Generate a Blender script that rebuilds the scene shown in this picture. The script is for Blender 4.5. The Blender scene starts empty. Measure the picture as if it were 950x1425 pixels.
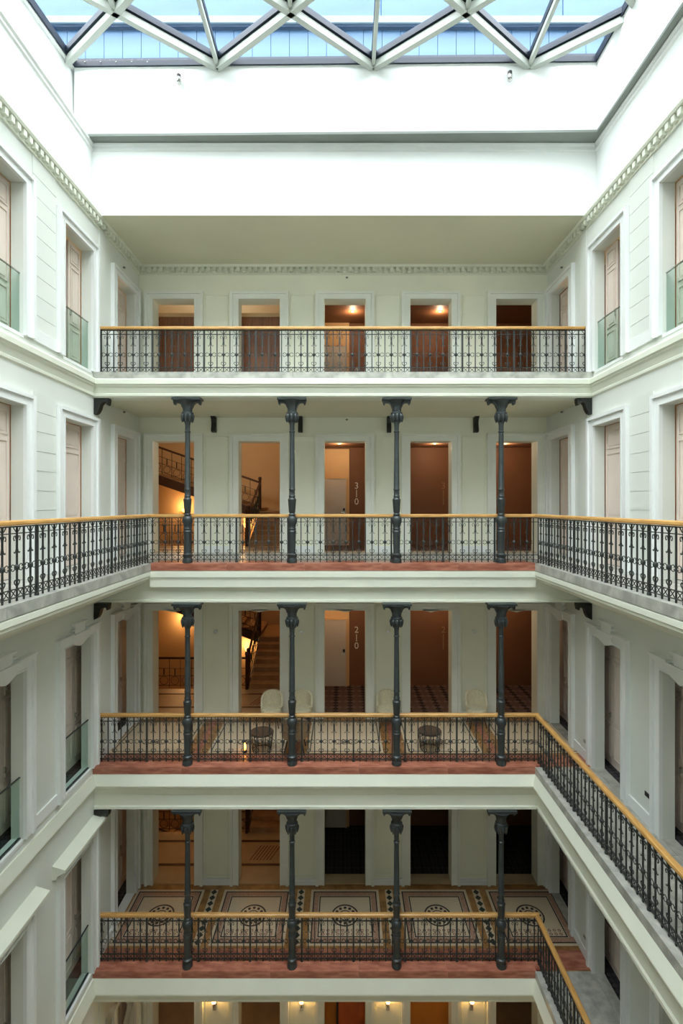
import bpy, bmesh, math, random
from mathutils import Vector, Matrix
random.seed(7)
PI = math.pi
C = bpy.context.scene.collection
S = bpy.context.scene

# ------------------------------------------------------------------ camera, world, sun, exposure
H = 14.6                                   # eye height above the ground floor
cam_d = bpy.data.cameras.new('camera'); cam = bpy.data.objects.new('camera', cam_d); C.objects.link(cam)
cam.location = (0, 0, H); cam.rotation_euler = (PI/2, 0, 0)
cam_d.sensor_fit = 'VERTICAL'; cam_d.sensor_height = 36; cam_d.sensor_width = 24
cam_d.lens = 700/1425*36; cam_d.shift_x = -2/1425; cam_d.shift_y = -9.5/1425
cam_d.clip_start = .05; cam_d.clip_end = 200
S.camera = cam
S.view_settings.view_transform = 'Standard'; S.view_settings.look = 'None'
S.view_settings.gamma = 1; S.view_settings.use_curve_mapping = False
S.view_settings.exposure = 0.42
w = bpy.data.worlds.new('world'); S.world = w; w.use_nodes = True
wn = w.node_tree; bg = wn.nodes['Background']
bg.inputs['Color'].default_value = (.28, .56, 1, 1); bg.inputs['Strength'].default_value = .62
sd = bpy.data.lights.new('hazy_sun', 'SUN'); sun = bpy.data.objects.new('hazy_sun', sd); C.objects.link(sun)
sd.energy = 17.8; sd.angle = math.radians(115); sd.color = (1, .975, .92)
sun.rotation_euler = (math.radians(20), 0, 0); sun.location = (0, 0, 40)

FL = [0, H-9.68, H-5.44, H-1.21, H+2.77]   # floor heights of ground, first ... fourth storey
XW, YB, YS, YR, YC = 5.2, 12.85, 10.48, 10.68, 10.56   # side wall, gallery back wall, slab edge, rail line, column line
XG = 4.02                                  # inner edge of side galleries
YF = -1.5                                  # near end of the court

# ------------------------------------------------------------------ materials
def lin(c):
    r = []
    for v in c:
        v /= 255
        r.append(v/12.92 if v <= .04045 else ((v+.055)/1.055)**2.4)
    return r
MC = {}
def mat(name, rgb, rough=.6, var=.06, scale=3.0, metal=0, bump=0, rgb2=None, detail=4, stretch=None, spec=.5):
    if name in MC: return MC[name]
    m = bpy.data.materials.new(name); m.use_nodes = True; n = m.node_tree.nodes; l = m.node_tree.links
    p = n['Principled BSDF']; p.inputs['Roughness'].default_value = rough; p.inputs['Metallic'].default_value = metal
    p.inputs['Specular IOR Level'].default_value = spec
    tc = n.new('ShaderNodeTexCoord'); nz = n.new('ShaderNodeTexNoise'); nz.inputs['Scale'].default_value = scale; nz.inputs['Detail'].default_value = detail
    src = tc.outputs['Object']
    if stretch:
        mp = n.new('ShaderNodeMapping'); mp.inputs['Scale'].default_value = stretch; l.new(src, mp.inputs['Vector']); src = mp.outputs['Vector']
    l.new(src, nz.inputs['Vector'])
    a = lin(rgb); b = lin(rgb2) if rgb2 else [v*(1-var*2) for v in a]; a = a if rgb2 else [min(1, v*(1+var)) for v in a]
    rp = n.new('ShaderNodeValToRGB'); rp.color_ramp.elements[0].position = .35; rp.color_ramp.elements[1].position = .65
    rp.color_ramp.elements[0].color = (*b, 1); rp.color_ramp.elements[1].color = (*a, 1)
    l.new(nz.outputs['Fac'], rp.inputs['Fac']); l.new(rp.outputs['Color'], p.inputs['Base Color'])
    if bump:
        bp = n.new('ShaderNodeBump'); bp.inputs['Strength'].default_value = bump; bp.inputs['Distance'].default_value = .01
        n2 = n.new('ShaderNodeTexNoise'); n2.inputs['Scale'].default_value = scale*8; l.new(tc.outputs['Object'], n2.inputs['Vector'])
        l.new(n2.outputs['Fac'], bp.inputs['Height']); l.new(bp.outputs['Normal'], p.inputs['Normal'])
    MC[name] = m; return m
def emat(name, rgb, strength):
    if name in MC: return MC[name]
    m = bpy.data.materials.new(name); m.use_nodes = True; n = m.node_tree.nodes; l = m.node_tree.links
    e = n.new('ShaderNodeEmission'); e.inputs['Color'].default_value = (*lin(rgb), 1); e.inputs['Strength'].default_value = strength
    l.new(e.outputs[0], n['Material Output'].inputs['Surface']); MC[name] = m; return m
def glass(name, tint, gloss=.12, rough=.02):
    m = bpy.data.materials.new(name); m.use_nodes = True; n = m.node_tree.nodes; l = m.node_tree.links
    t = n.new('ShaderNodeBsdfTransparent'); t.inputs['Color'].default_value = (*tint, 1)
    g = n.new('ShaderNodeBsdfGlossy'); g.inputs['Roughness'].default_value = rough
    fr = n.new('ShaderNodeLayerWeight'); fr.inputs['Blend'].default_value = gloss
    mx = n.new('ShaderNodeMixShader'); l.new(fr.outputs['Fresnel'], mx.inputs[0]); l.new(t.outputs[0], mx.inputs[1]); l.new(g.outputs[0], mx.inputs[2])
    l.new(mx.outputs[0], n['Material Output'].inputs['Surface']); return m
plaster = mat('wall_plaster', (221, 225, 216), .75, .015, .8, bump=.04)
gallery_paint = mat('gallery_wall_paint', (238, 239, 220), .75, .02, .7, bump=.04)
upper_paint = mat('upper_wall_paint', (240, 243, 240), .7, .01, .6)
white_trim = mat('white_trim_paint', (234, 237, 234), .5, .012, 2)
cornice_paint = mat('cornice_paint', (226, 229, 212), .55, .015, 1.5)
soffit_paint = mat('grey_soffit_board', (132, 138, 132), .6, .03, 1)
ceil_paint = mat('gallery_ceiling_paint', (218, 216, 190), .8, .02, .6)
leaf_paint = mat('door_leaf_paint', (224, 209, 196), .5, .02, 2)
grey_marble = mat('grey_marble', (186, 186, 176), .35, .1, 5, rgb2=(148, 148, 140), detail=9, bump=.05)
red_marble = mat('red_marble', (188, 124, 100), .3, .1, 6, rgb2=(140, 80, 62), detail=9, stretch=(.5, 1.5, 2))
gallery_trim = mat('gallery_trim_paint', (236, 238, 228), .5, .015, 2)
iron = mat('painted_iron', (62, 68, 68), .38, .08, 8, metal=.35)
iron_rail = mat('balustrade_iron', (58, 62, 60), .45, .08, 8, metal=.35)
black_iron = mat('dark_bracket_iron', (34, 36, 32), .5, .08, 8, metal=.2)
oak = mat('oak_handrail', (208, 162, 96), .4, .05, 4, rgb2=(178, 132, 70), stretch=(1, 12, 12))
brown_wall = mat('brown_hall_wall', (128, 84, 54), .6, .05, 1)
wood_door = mat('walnut_panel', (146, 92, 56), .4, .05, 3, rgb2=(118, 70, 40), stretch=(8, 8, .6))
tan_wall = mat('stairwell_wall', (204, 172, 128), .7, .03, .7)
peach_wall = mat('peach_wall', (226, 186, 134), .7, .03, .8)
room_door_paint = mat('room_door_paint', (206, 196, 182), .45, .02, 1)
dark_wood = mat('dark_stair_wood', (64, 36, 22), .4, .08, 6)
stair_stone = mat('stair_tread_stone', (176, 140, 100), .5, .08, 4)
stone_floor = mat('sand_stone_floor', (190, 168, 136), .4, .05, 3)
ochre_floor = mat('ochre_marble', (172, 128, 76), .32, .08, 5, rgb2=(132, 92, 50), detail=8)
ivory = mat('ivory_mosaic', (208, 192, 164), .4, .05, 60)
ivory_dim = mat('speckled_mosaic', (206, 172, 146), .4, .2, 90, rgb2=(120, 72, 60))
inlay = mat('dark_inlay', (34, 28, 26), .35, .1, 20)
red_inlay = mat('red_inlay', (112, 40, 34), .35, .1, 20)
green_inlay = mat('dark_green_inlay', (36, 46, 40), .35, .1, 20)
chrome = mat('brushed_steel', (205, 205, 200), .22, .03, 8, metal=1)
navy = mat('navy_gasket', (20, 34, 52), .5, .05, 5)
bar_white = mat('skylight_bar_paint', (182, 188, 180), .5, .02, 2)
facade_blue = mat('pale_blue_sheet', (58, 92, 124), .5, .05, .5, rgb2=(88, 122, 150), stretch=(.3, 1, 2.2), detail=6)
facade_rail = mat('pale_sheet_ledge', (118, 140, 156), .5, .03, 1)
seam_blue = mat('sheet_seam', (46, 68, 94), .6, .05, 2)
cream_cloth = mat('cream_upholstery', (222, 214, 184), .85, .05, 20, bump=.2)
tan_cloth = mat('tan_upholstery', (178, 150, 116), .85, .05, 20, bump=.2)
black_metal = mat('black_metal', (22, 22, 22), .4, .05, 8)
smoked = mat('smoked_glass_top', (86, 74, 64), .12, .05, 3)
sign_white = mat('sign_white', (236, 230, 216), .5, .02, 3)
sign_bronze = mat('sign_bronze', (168, 124, 84), .5, .02, 3)
sign_gold = mat('sign_gold', (232, 160, 80), .4, .02, 3)
lobby_orange = mat('lobby_orange_wall', (214, 130, 40), .5, .04, 2)
lobby_door = mat('lobby_copper_panel', (206, 92, 34), .35, .08, 3)
bulb = emat('warm_bulb', (255, 190, 96), 26)
glow = emat('warm_shade', (255, 178, 88), 5)
flame = emat('candle_flame', (255, 160, 60), 12)
dl_emit = emat('downlight_glow', (255, 214, 170), 8)
pane_glass = glass('skylight_glass', (.93, .97, 1))
rail_glass = glass('balustrade_glass', (.88, .955, .93), .06)
def carpet_mat(name, a, b, c, sc):
    m = bpy.data.materials.new(name); m.use_nodes = True; n = m.node_tree.nodes; l = m.node_tree.links; p = n['Principled BSDF']
    p.inputs['Roughness'].default_value = .95
    tc = n.new('ShaderNodeTexCoord'); mp = n.new('ShaderNodeMapping'); mp.inputs['Rotation'].default_value = (0, 0, PI/4)
    ck = n.new('ShaderNodeTexChecker'); ck.inputs['Scale'].default_value = sc
    ck.inputs['Color1'].default_value = (*lin(a), 1); ck.inputs['Color2'].default_value = (*lin(b), 1)
    ck2 = n.new('ShaderNodeTexChecker'); ck2.inputs['Scale'].default_value = sc*2
    mx = n.new('ShaderNodeMix'); mx.data_type = 'RGBA'
    l.new(tc.outputs['Object'], mp.inputs['Vector']); l.new(mp.outputs[0], ck.inputs['Vector']); l.new(mp.outputs[0], ck2.inputs['Vector'])
    mt = n.new('ShaderNodeMath'); mt.operation = 'MULTIPLY'; mt.inputs[1].default_value = .35; l.new(ck2.outputs['Fac'], mt.inputs[0])
    l.new(mt.outputs[0], mx.inputs[0]); l.new(ck.outputs['Color'], mx.inputs[6]); mx.inputs[7].default_value = (*lin(c), 1)
    l.new(mx.outputs[2], p.inputs['Base Color']); MC[name] = m; return m
carpet = carpet_mat('diamond_carpet', (96, 74, 66), (38, 28, 30), (150, 120, 104), 3.6)
dark_carpet = carpet_mat('dark_carpet', (46, 42, 46), (24, 22, 26), (84, 78, 78), 6)

# ------------------------------------------------------------------ mesh helpers
IDT = lambda p: p
def T_back(y): return lambda p: (p[0], y-p[1], p[2])         # u -> X, v out of wall -> -Y
def T_left(x): return lambda p: (x+p[1], p[0], p[2])         # u -> Y, v -> +X
def T_right(x): return lambda p: (x-p[1], p[0], p[2])
class M:
    def __init__(s, tf=IDT): s.v = []; s.f = []; s.tf = tf
    def add(s, vs, fs):
        o = len(s.v); s.v += [s.tf(v) for v in vs]; s.f += [[i+o for i in f] for f in fs]; return s
    def box(s, x0, x1, y0, y1, z0, z1):
        vs = [(x, y, z) for z in (z0, z1) for y in (y0, y1) for x in (x0, x1)]
        return s.add(vs, [[0, 2, 3, 1], [4, 5, 7, 6], [0, 1, 5, 4], [2, 6, 7, 3], [0, 4, 6, 2], [1, 3, 7, 5]])
    def prism(s, poly, t0, t1, plane='xz'):
        n = len(poly)
        f = {'xz': lambda a, b, t: (a, t, b), 'yz': lambda a, b, t: (t, a, b), 'xy': lambda a, b, t: (a, b, t)}[plane]
        vs = [f(a, b, t0) for a, b in poly]+[f(a, b, t1) for a, b in poly]
        return s.add(vs, [list(range(n)), list(range(n, 2*n))[::-1]]+[[i, i+n, (i+1) % n+n, (i+1) % n] for i in range(n)])
    def lathe(s, prof, cx=0, cy=0, n=12, cz=0):
        vs = []; fs = []
        for z, r in prof:
            for k in range(n):
                a = 2*PI*k/n; vs.append((cx+r*math.cos(a), cy+r*math.sin(a), z+cz))
        for i in range(len(prof)-1):
            for k in range(n): fs.append([i*n+k, i*n+(k+1) % n, (i+1)*n+(k+1) % n, (i+1)*n+k])
        fs.append(list(range(n))[::-1]); fs.append([(len(prof)-1)*n+k for k in range(n)])
        return s.add(vs, fs)
    def tube(s, pts, r, n=4, closed=False):
        pts = [Vector(p) for p in pts]; vs = []; fs = []; m = len(pts)
        for i, p in enumerate(pts):
            if closed: d = pts[(i+1) % m]-pts[i-1]
            else: d = pts[min(i+1, m-1)]-pts[max(i-1, 0)]
            if d.length < 1e-9: d = Vector((0, 0, 1))
            d.normalize(); up = Vector((0, 1, 0)) if abs(d.y) < .9 else Vector((1, 0, 0))
            a = d.cross(up).normalized(); b = d.cross(a).normalized()
            for k in range(n):
                t = 2*PI*k/n+PI/4; vs.append(tuple(p+(a*math.cos(t)+b*math.sin(t))*r))
        e = m if closed else m-1
        for i in range(e):
            for k in range(n): fs.append([i*n+k, i*n+(k+1) % n, ((i+1) % m)*n+(k+1) % n, ((i+1) % m)*n+k])
        if not closed: fs.append(list(range(n))[::-1]); fs.append([(m-1)*n+k for k in range(n)])
        return s.add(vs, fs)
    def beam(s, a, b, w, h):                      # box beam between two points, w across, h downwards from the line
        a = Vector(a); b = Vector(b); d = (b-a).normalized(); sd = d.cross(Vector((0, 0, 1))).normalized()*w/2; dn = Vector((0, 0, -h))
        vs = [a-sd, a+sd, a+sd+dn, a-sd+dn, b-sd, b+sd, b+sd+dn, b-sd+dn]
        return s.add([tuple(v) for v in vs], [[0, 1, 2, 3], [7, 6, 5, 4], [0, 4, 5, 1], [1, 5, 6, 2], [2, 6, 7, 3], [3, 7, 4, 0]])
    def sweep(s, prof, path):                     # prof: closed (offset towards the court, z); path: XY points
        n = len(path); m = len(prof); ns = []
        for i in range(n-1):
            dx = path[i+1][0]-path[i][0]; dy = path[i+1][1]-path[i][1]; L = math.hypot(dx, dy); ns.append((dy/L, -dx/L))
        vs = []
        for i in range(n):
            if i == 0: o = ns[0]
            elif i == n-1: o = ns[-1]
            else:
                a, b = ns[i-1], ns[i]; k = 1+a[0]*b[0]+a[1]*b[1]; o = ((a[0]+b[0])/k, (a[1]+b[1])/k)
            for p, z in prof: vs.append((path[i][0]+o[0]*p, path[i][1]+o[1]*p, z))
        fs = [list(range(m)), [(n-1)*m+k for k in range(m)][::-1]]
        for i in range(n-1):
            for k in range(m): fs.append([i*m+k, (i+1)*m+k, (i+1)*m+(k+1) % m, i*m+(k+1) % m])
        return s.add(vs, fs)
    def mesh(s, name, m, smooth=False):
        me = bpy.data.meshes.new(name); me.from_pydata(s.v, [], s.f); me.update()
        bm = bmesh.new(); bm.from_mesh(me); bmesh.ops.recalc_face_normals(bm, faces=bm.faces); bm.to_mesh(me); bm.free()
        if smooth:
            for p in me.polygons: p.use_smooth = True
            me.set_sharp_from_angle(angle=math.radians(38))
        me.materials.append(m); return me
    def build(s, name, m, parent=None, smooth=False):
        return put(name, s.mesh(name, m, smooth), parent)
def put(name, me, parent=None, loc=None, rz=None, rot=None):
    o = bpy.data.objects.new(name, me); C.objects.link(o)
    if parent is not None: o.parent = parent
    if loc: o.location = loc
    if rz is not None: o.rotation_euler = (0, 0, rz)
    if rot: o.rotation_euler = rot
    return o
def thing(name, label, cat, loc=(0, 0, 0), rz=0, group=None):
    o = bpy.data.objects.new(name, None); C.objects.link(o); o.empty_display_size = .2
    o.location = loc; o.rotation_euler = (0, 0, rz); o['label'] = label; o['category'] = cat
    if group: o['group'] = group
    return o
def tag(o, label, cat, group=None):
    o['label'] = label; o['category'] = cat
    if group: o['group'] = group
    return o
def struct(o, label, cat='wall'):
    o['kind'] = 'structure'; o['label'] = label; o['category'] = cat; return o
def sempty(name, label, cat):
    o = bpy.data.objects.new(name, None); C.objects.link(o); return struct(o, label, cat)
def copy_tree(o, parent=None):
    c = o.copy(); C.objects.link(c)
    if parent is not None: c.parent = parent
    for ch in list(o.children): copy_tree(ch, c)
    return c
LV = ['ground', 'first', 'second', 'third', 'fourth']
trim_n = [0]
def trim(mb, m, label, smooth=False):
    trim_n[0] += 1; o = mb.build('trim_%d' % trim_n[0], m, None, smooth); return struct(o, label, 'moulding')

# ------------------------------------------------------------------ openings
BACK_U = [-4.31, -2.13, .05, 2.24, 4.42]; HW = .525
SIDE_U = [12.02, 9.86, 7.66, 5.45, 3.25, 1.05]
TOPH = [3.1, 2.76, 2.76, 2.84, 2.48]
GAL_TOP = [FL[1]-.68, FL[2]-.92, FL[3]-.84, FL[4]-.53, H+6.1]    # ceiling above each storey
DEPTH = [.42, .42, .42, .22, .22]
def wall_mesh(mb, u0, u1, cs, levels, thick, ztop):
    """wall from v=0 back to v=-thick; openings at cs on each level"""
    zs = []
    for i in range(5): zs.append((FL[i], FL[i]+TOPH[i]))
    edges = sorted(cs); cur = u0
    for c in edges:
        mb.box(cur, c-HW, -thick, 0, 0, ztop); cur = c+HW
        for i in range(5):
            z0 = zs[i][1]; z1 = zs[i+1][0] if i < 4 else ztop
            mb.box(c-HW, c+HW, -thick, 0, z0, z1)
    mb.box(cur, u1, -thick, 0, 0, ztop); return mb
wall_back = wall_mesh(M(T_back(YB)), -XW, XW, BACK_U, 5, .35, H+6.1).build('wall_back', gallery_paint)
struct(wall_back, 'cream gallery wall at the far end with five doorways on every storey')
wl = wall_mesh(M(T_left(-XW)), YF, YB+.35, SIDE_U, 5, .2, H+6.15).build('wall_left', plaster)
struct(wl, 'white court wall on the left with tall cased openings')
wr = wall_mesh(M(T_right(XW)), YF, YB+.35, SIDE_U, 5, .2, H+6.15).build('wall_right', plaster)
struct(wr, 'white court wall on the right with tall cased openings')

def casing(mb, u, z0, z1, kind):
    a, b, t = HW, HW+.2, .045
    mb.box(u-b, u-a, 0, t, z0, z1+.16); mb.box(u+a, u+b, 0, t, z0, z1+.16); mb.box(u-a, u+a, 0, t, z1, z1+.16)
    mb.box(u-b-.02, u-b+.05, 0, t+.04, z0, z1+.13); mb.box(u+b-.05, u+b+.02, 0, t+.04, z0, z1+.13)
    mb.box(u-b-.02, u+b+.02, 0, t+.04, z1+.13, z1+.19)
    mb.box(u-a-.03, u-a, t, t+.015, z0, z1+.03); mb.box(u+a, u+a+.03, t, t+.015, z0, z1+.03); mb.box(u-a, u+a, t, t+.015, z1, z1+.03)
    if kind == 'arched':
        mb.prism([(u-.27, z1+.02), (u-.14, z1-.03), (u, z1-.075), (u+.14, z1-.03), (u+.27, z1+.02), (u+.19, z1+.16), (u-.19, z1+.16)], 0, .075)
        mb.prism([(u-.17, z1+.16), (u+.17, z1+.16), (u+.2, z1+.36), (u-.2, z1+.36)], 0, .05)
        mb.box(u-.24, u+.24, 0, .085, z1+.36, z1+.395)
        for s in (-1, 1):
            mb.box(u+min(s*.19, s*.28), u+max(s*.19, s*.28), 0, .07, z1+.27, z1+.295)
            mb.box(u+min(s*.30, s*.76), u+max(s*.30, s*.76), 0, .10, z1+.19, z1+.225)
    if kind == 'shoulder':
        mb.prism([(u-.2, z1), (u-.1, z1-.02), (u, z1-.045), (u+.1, z1-.02), (u+.2, z1), (u+.2, z1+.1), (u-.2, z1+.1)], 0, .06)
    if kind == 'hood':
        mb.prism([(0, z1+.2), (.1, z1+.22), (.12, z1+.28), (.3, z1+.33), (.3, z1+.37), (0, z1+.47)], u-.86, u+.86, 'xy' if False else 'yz') if False else None
    return mb
def hood(mb, u, z):
    prof = [(0, z+.2), (.08, z+.22), (.1, z+.28), (.2, z+.33), (.24, z+.34), (.24, z+.39), (.0, z+.46)]
    n = len(prof); vs = [(u-.87, p, q) for p, q in prof]+[(u+.87, p, q) for p, q in prof]
    return mb.add(vs, [list(range(n)), list(range(n, 2*n))[::-1]]+[[i, i+n, (i+1) % n+n, (i+1) % n] for i in range(n)])
for i in range(5):
    k = {2: 'shoulder'}.get(i, 'plain')
    for u in BACK_U:
        casing(M(T_back(YB)), u, FL[i], FL[i]+TOPH[i], k).build('door_casing', gallery_trim, wall_back)
    ks = {2: 'arched'}.get(i, 'plain')
    for u in SIDE_U:
        for tf, w_, s in ((T_left(-XW), wl, 'l'), (T_right(XW), wr, 'r')):
            casing(M(tf), u, FL[i], FL[i]+TOPH[i], ks).build('door_casing', white_trim, w_)
            if i == 1 and s == 'l' and u < 10.2: hood(M(tf), u, FL[i]+TOPH[i]).build('window_hood', cornice_paint, w_)
            if i >= 1:      # baseboards beside the openings
                pass
# framed panels and baseboards on the gallery piers
for i in range(5):
    for a, b in zip(BACK_U[:-1], BACK_U[1:]):
        u0, u1 = a+HW+.22, b-HW-.22
        z0, z1 = FL[i]+.0, FL[i]+.16
        M(T_back(YB)).box(u0, u1, 0, .03, z0, z1).box(u0, u1, 0, .045, z0, z0+.1).build('baseboard', white_trim, wall_back)
        m_ = M(T_back(YB)); p0, p1, q0, q1 = u0+.05, u1-.05, FL[i]+.22, min(FL[i]+TOPH[i]+.12, GAL_TOP[i]-.12)
        for bx in ((p0, p1, q0, q0+.02), (p0, p1, q1-.02, q1), (p0, p0+.02, q0, q1), (p1-.02, p1, q0, q1)):
            m_.box(bx[0], bx[1], 0, .014, bx[2], bx[3])
        m_.build('panel_moulding', gallery_paint, wall_back)
# plaster courses on the court piers of the third and fourth storey
for tf, w_ in ((T_left(-XW), wl), (T_right(XW), wr)):
    for i in (3, 4):
        for a, b in zip(SIDE_U[1:-1], SIDE_U[2:]):
            u0, u1 = b+HW+.23, a-HW-.23
            me = M(tf).box(u0, u1, 0, .014, 0, .325).mesh('plaster_course', plaster)
            for k in range(9):
                z = FL[i]+.12+k*.335
                if z+.33 < GAL_TOP[i]-.1: put('plaster_course', me, w_, (0, 0, z))
    # corner pilaster where the court wall meets the gallery
    for i in range(5):
        M(tf).box(10.72, 10.98, 0, .02, FL[i], GAL_TOP[i]-.02).build('corner_pilaster', plaster, w_)
        m_ = M(tf)
        for a, b in zip([13.2]+SIDE_U, SIDE_U):
            u0, u1 = b+HW+.22, a-HW-.22
            if a == 13.2: u1 = 12.84
            if u1 > u0: m_.box(u0, u1, 0, .035, FL[i]+.001, FL[i]+.2)
        m_.build('baseboard', white_trim, w_)

# ------------------------------------------------------------------ slabs, floors, ceilings
def slab_profile(z, kind):
    if kind == 4: return [(-.3, z-.01), (.0, z-.155), (.10, z-.155), (.12, z-.18), (.12, z-.27), (.085, z-.29), (.085, z-.31), (.05, z-.34), (.02, z-.44), (.035, z-.46), (.035, z-.50), (.0, z-.53), (-.3, z-.53)]
    if kind == 3: return [(-.3, z-.155), (.01, z-.155), (.03, z-.17), (.03, z-.29), (.01, z-.285), (.01, z-.33), (-.02, z-.335), (-.08, z-.44), (-.12, z-.60), (-.12, z-.78), (-.08, z-.79), (-.08, z-.83), (-.3, z-.84)]
    if kind == 2: return [(-.3, z-.155), (.03, z-.155), (.10, z-.36), (.10, z-.38), (.05, z-.40), (.05, z-.44), (.02, z-.48), (-.03, z-.60), (-.05, z-.62), (-.05, z-.84), (-.02, z-.86), (-.02, z-.91), (-.3, z-.92)]
    return [(-.3, z-.155), (.03, z-.155), (.10, z-.42), (.10, z-.45), (.05, z-.47), (.02, z-.5), (-.01, z-.64), (-.01, z-.68), (-.3, z-.68)]
A = (-XW, YF); 
trim(M().sweep(slab_profile(FL[4], 4), [(-XW, YF), (-XW, YS), (XW, YS), (XW, YF)]), cornice_paint, 'cream stepped cornice under the fourth storey running round the court')
trim(M().sweep(slab_profile(FL[3], 3), [(-XW+.002, YS), (XW-.002, YS)]), cornice_paint, 'cream coved fascia under the third storey gallery at the far end')
trim(M().sweep(slab_profile(FL[2], 2), [(-XW, YF), (-XW, YS), (XG, YS), (XG, YF)]), cornice_paint, 'white weathered ledge and fascia at second storey level')
trim(M().sweep(slab_profile(FL[1], 1), [(-XW, YF), (-XW, YS), (XG, YS), (XG, YF)]), cornice_paint, 'white weathered ledge and fascia at first storey level')
# third storey side galleries: coved soffit running out to the walls
for s in (-1, 1):
    z = FL[3]
    pr = [(XG+.01, z-.155), (XG-.03, z-.17), (XG-.03, z-.25), (XG, z-.27), (XG, z-.31), (XG+.04, z-.33), (XG+.12, z-.40), (XG+.35, z-.50), (XG+.75, z-.66), (XW-.08, z-.78), (XW-.02, z-.84), (XW, z-.84), (XW, z-.155)]
    trim(M().prism([(s*x, q) for x, q in pr], YF, YS+.1), cornice_paint, 'pale sloping soffit beneath the %s third storey side gallery' % ('left' if s < 0 else 'right'))

def edging(parent, m, x0, x1, n, zf, depth=.5, y=YS):
    """marble edging slabs along the back gallery edge"""
    L = (x1-x0)/n
    me = M().box(.002, L-.002, -.03, depth, -.15, .0).mesh('edging_slab', m)
    for k in range(n): put('edging_slab', me, parent, (x0+k*L, y, zf))
def side_edging(parent, m, s, y0, y1, n, zf):
    L = (y1-y0)/n
    me = M().box(-.03, .22, .002, L-.002, -.15, 0).mesh('edging_slab', m) if s > 0 else M().box(-.22, .03, .002, L-.002, -.15, 0).mesh('edging_slab', m)
    for k in range(n): put('edging_slab', me, parent, (s*XG, y0+k*L, zf))
STX = -1.0                                     # partition between stairwell and hall
for i in range(1, 5):
    f = M(); z = FL[i]; t = .15
    x0, x1 = (-XG, XG) if i == 3 else (-XW, XG if i < 3 else XW)
    top = z-.004
    f.box(-XW, XW, YS+.48, YB+.35, z-.5, top)                      # back gallery
    if i in (1, 2, 3): f.box(XG+.2, XW, YF, YS+.48, z-.15, top)     # right gallery
    if i == 3: f.box(-XW, -XG-.2, YF, YS+.48, z-.15, top)
    if i == 4: pass
    o = f.build('floor', {1: ochre_floor, 2: ochre_floor, 3: grey_marble, 4: grey_marble}[i])
    struct(o, '%s storey gallery floor at the far end of the court' % LV[i], 'floor')
    M().box(x0, x1, YS, YS+.6, z-.5 if i != 3 else z-.5, z-.15).build('slab', cornice_paint, o)
    edging(o, red_marble if i < 4 else grey_marble, x0, x1, 5, z, .5)
    if i in (1, 2): side_edging(o, grey_marble, 1, YF, YS-.03, 8, z)
    if i == 3:
        side_edging(o, grey_marble, 1, YF, YS-.03, 8, z); side_edging(o, grey_marble, -1, YF, YS-.03, 8, z)
    if i in (1, 2):                                                # right gallery paved in grey marble
        L = 1.32
        me = M().box(XG+.222, XW-.002, .003, L-.003, -.1, 0).mesh('marble_slab', grey_marble)
        for k in range(9): put('marble_slab', me, o, (0, YS-.03-(k+1)*L, z))
        M().box(XG+.0, XW-.002, YS+.001, YS+.47, z-.1, z).build('marble_slab', red_marble, o)
    # corridors behind the side walls, hall and stairwell floors
    c = M()
    for s in (-1, 1): c.box(min(s*5.395, s*6.9), max(s*5.395, s*6.9), YF, YB+.35, z-.4, z-.001)
    c.build('corridor_carpet', dark_carpet, o)
    for s in (-1, 1):
        for u in SIDE_U:
            M().box(min(s*5.19, s*5.4), max(s*5.19, s*5.4), u-HW, u+HW, z-.05, z+.006).build('door_sill', grey_marble if (i < 3 and s > 0) or i == 3 else white_trim, o)
    M().box(STX, 6.9, YB+.35, 15.2, z-.4, z-.001).build('hall_carpet', carpet if i > 1 else dark_carpet, o)
    M().box(-7.9, STX, YB+.35, 14.9, z-.3, z-.001).build('stair_landing', stone_floor, o)
    for k, yy in enumerate((13.5, 14.45)): M().box(-6.88, STX-.02, yy, yy+.09, z-.01, z+.004).build('floor_border', dark_wood, o)
    m_ = M()
    for k in range(7): m_.prism([(-2.55+k*.09, 13.72), (-2.52+k*.09, 13.72), (-2.3+k*.09, 14.3), (-2.33+k*.09, 14.3)], z, z+.003, 'xy')
    m_.build('red_stripe', red_inlay, o)
    for s, x in enumerate(BACK_U): M().box(x-HW, x+HW, YB-.0, YB+.34, z-.01, z+.012).build('door_sill', stone_floor, o)
g = M().box(-7, 7, YF, 19.5, -.3, 0).build('floor', stone_floor); struct(g, 'lobby floor at the bottom of the court', 'floor')
# ceilings
cs_ = M().box(-XW+.001, XW-.001, YS+.115, 13.2, H+6.1, H+6.3).build('ceiling', ceil_paint); struct(cs_, 'flat cream ceiling above the fourth storey gallery', 'ceiling')
rf = M().box(-8.2, 7.2, 11.0, 19.6, H+6.3, H+6.7)
for s in (-1, 1): rf.box(min(s*5.5, s*7.2), max(s*5.5, s*7.2), YF, 11.0, H+6.15, H+6.6)
struct(rf.build('ceiling', ceil_paint), 'roof slab over the corridors and halls', 'ceiling')
for i in range(4):
    o = M().box(-XW, XW, YS+.299, YB, GAL_TOP[i]+.002, GAL_TOP[i]+.3).build('ceiling', ceil_paint)
    struct(o, 'cream ceiling over the %s storey gallery' % LV[i], 'ceiling')
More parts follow.
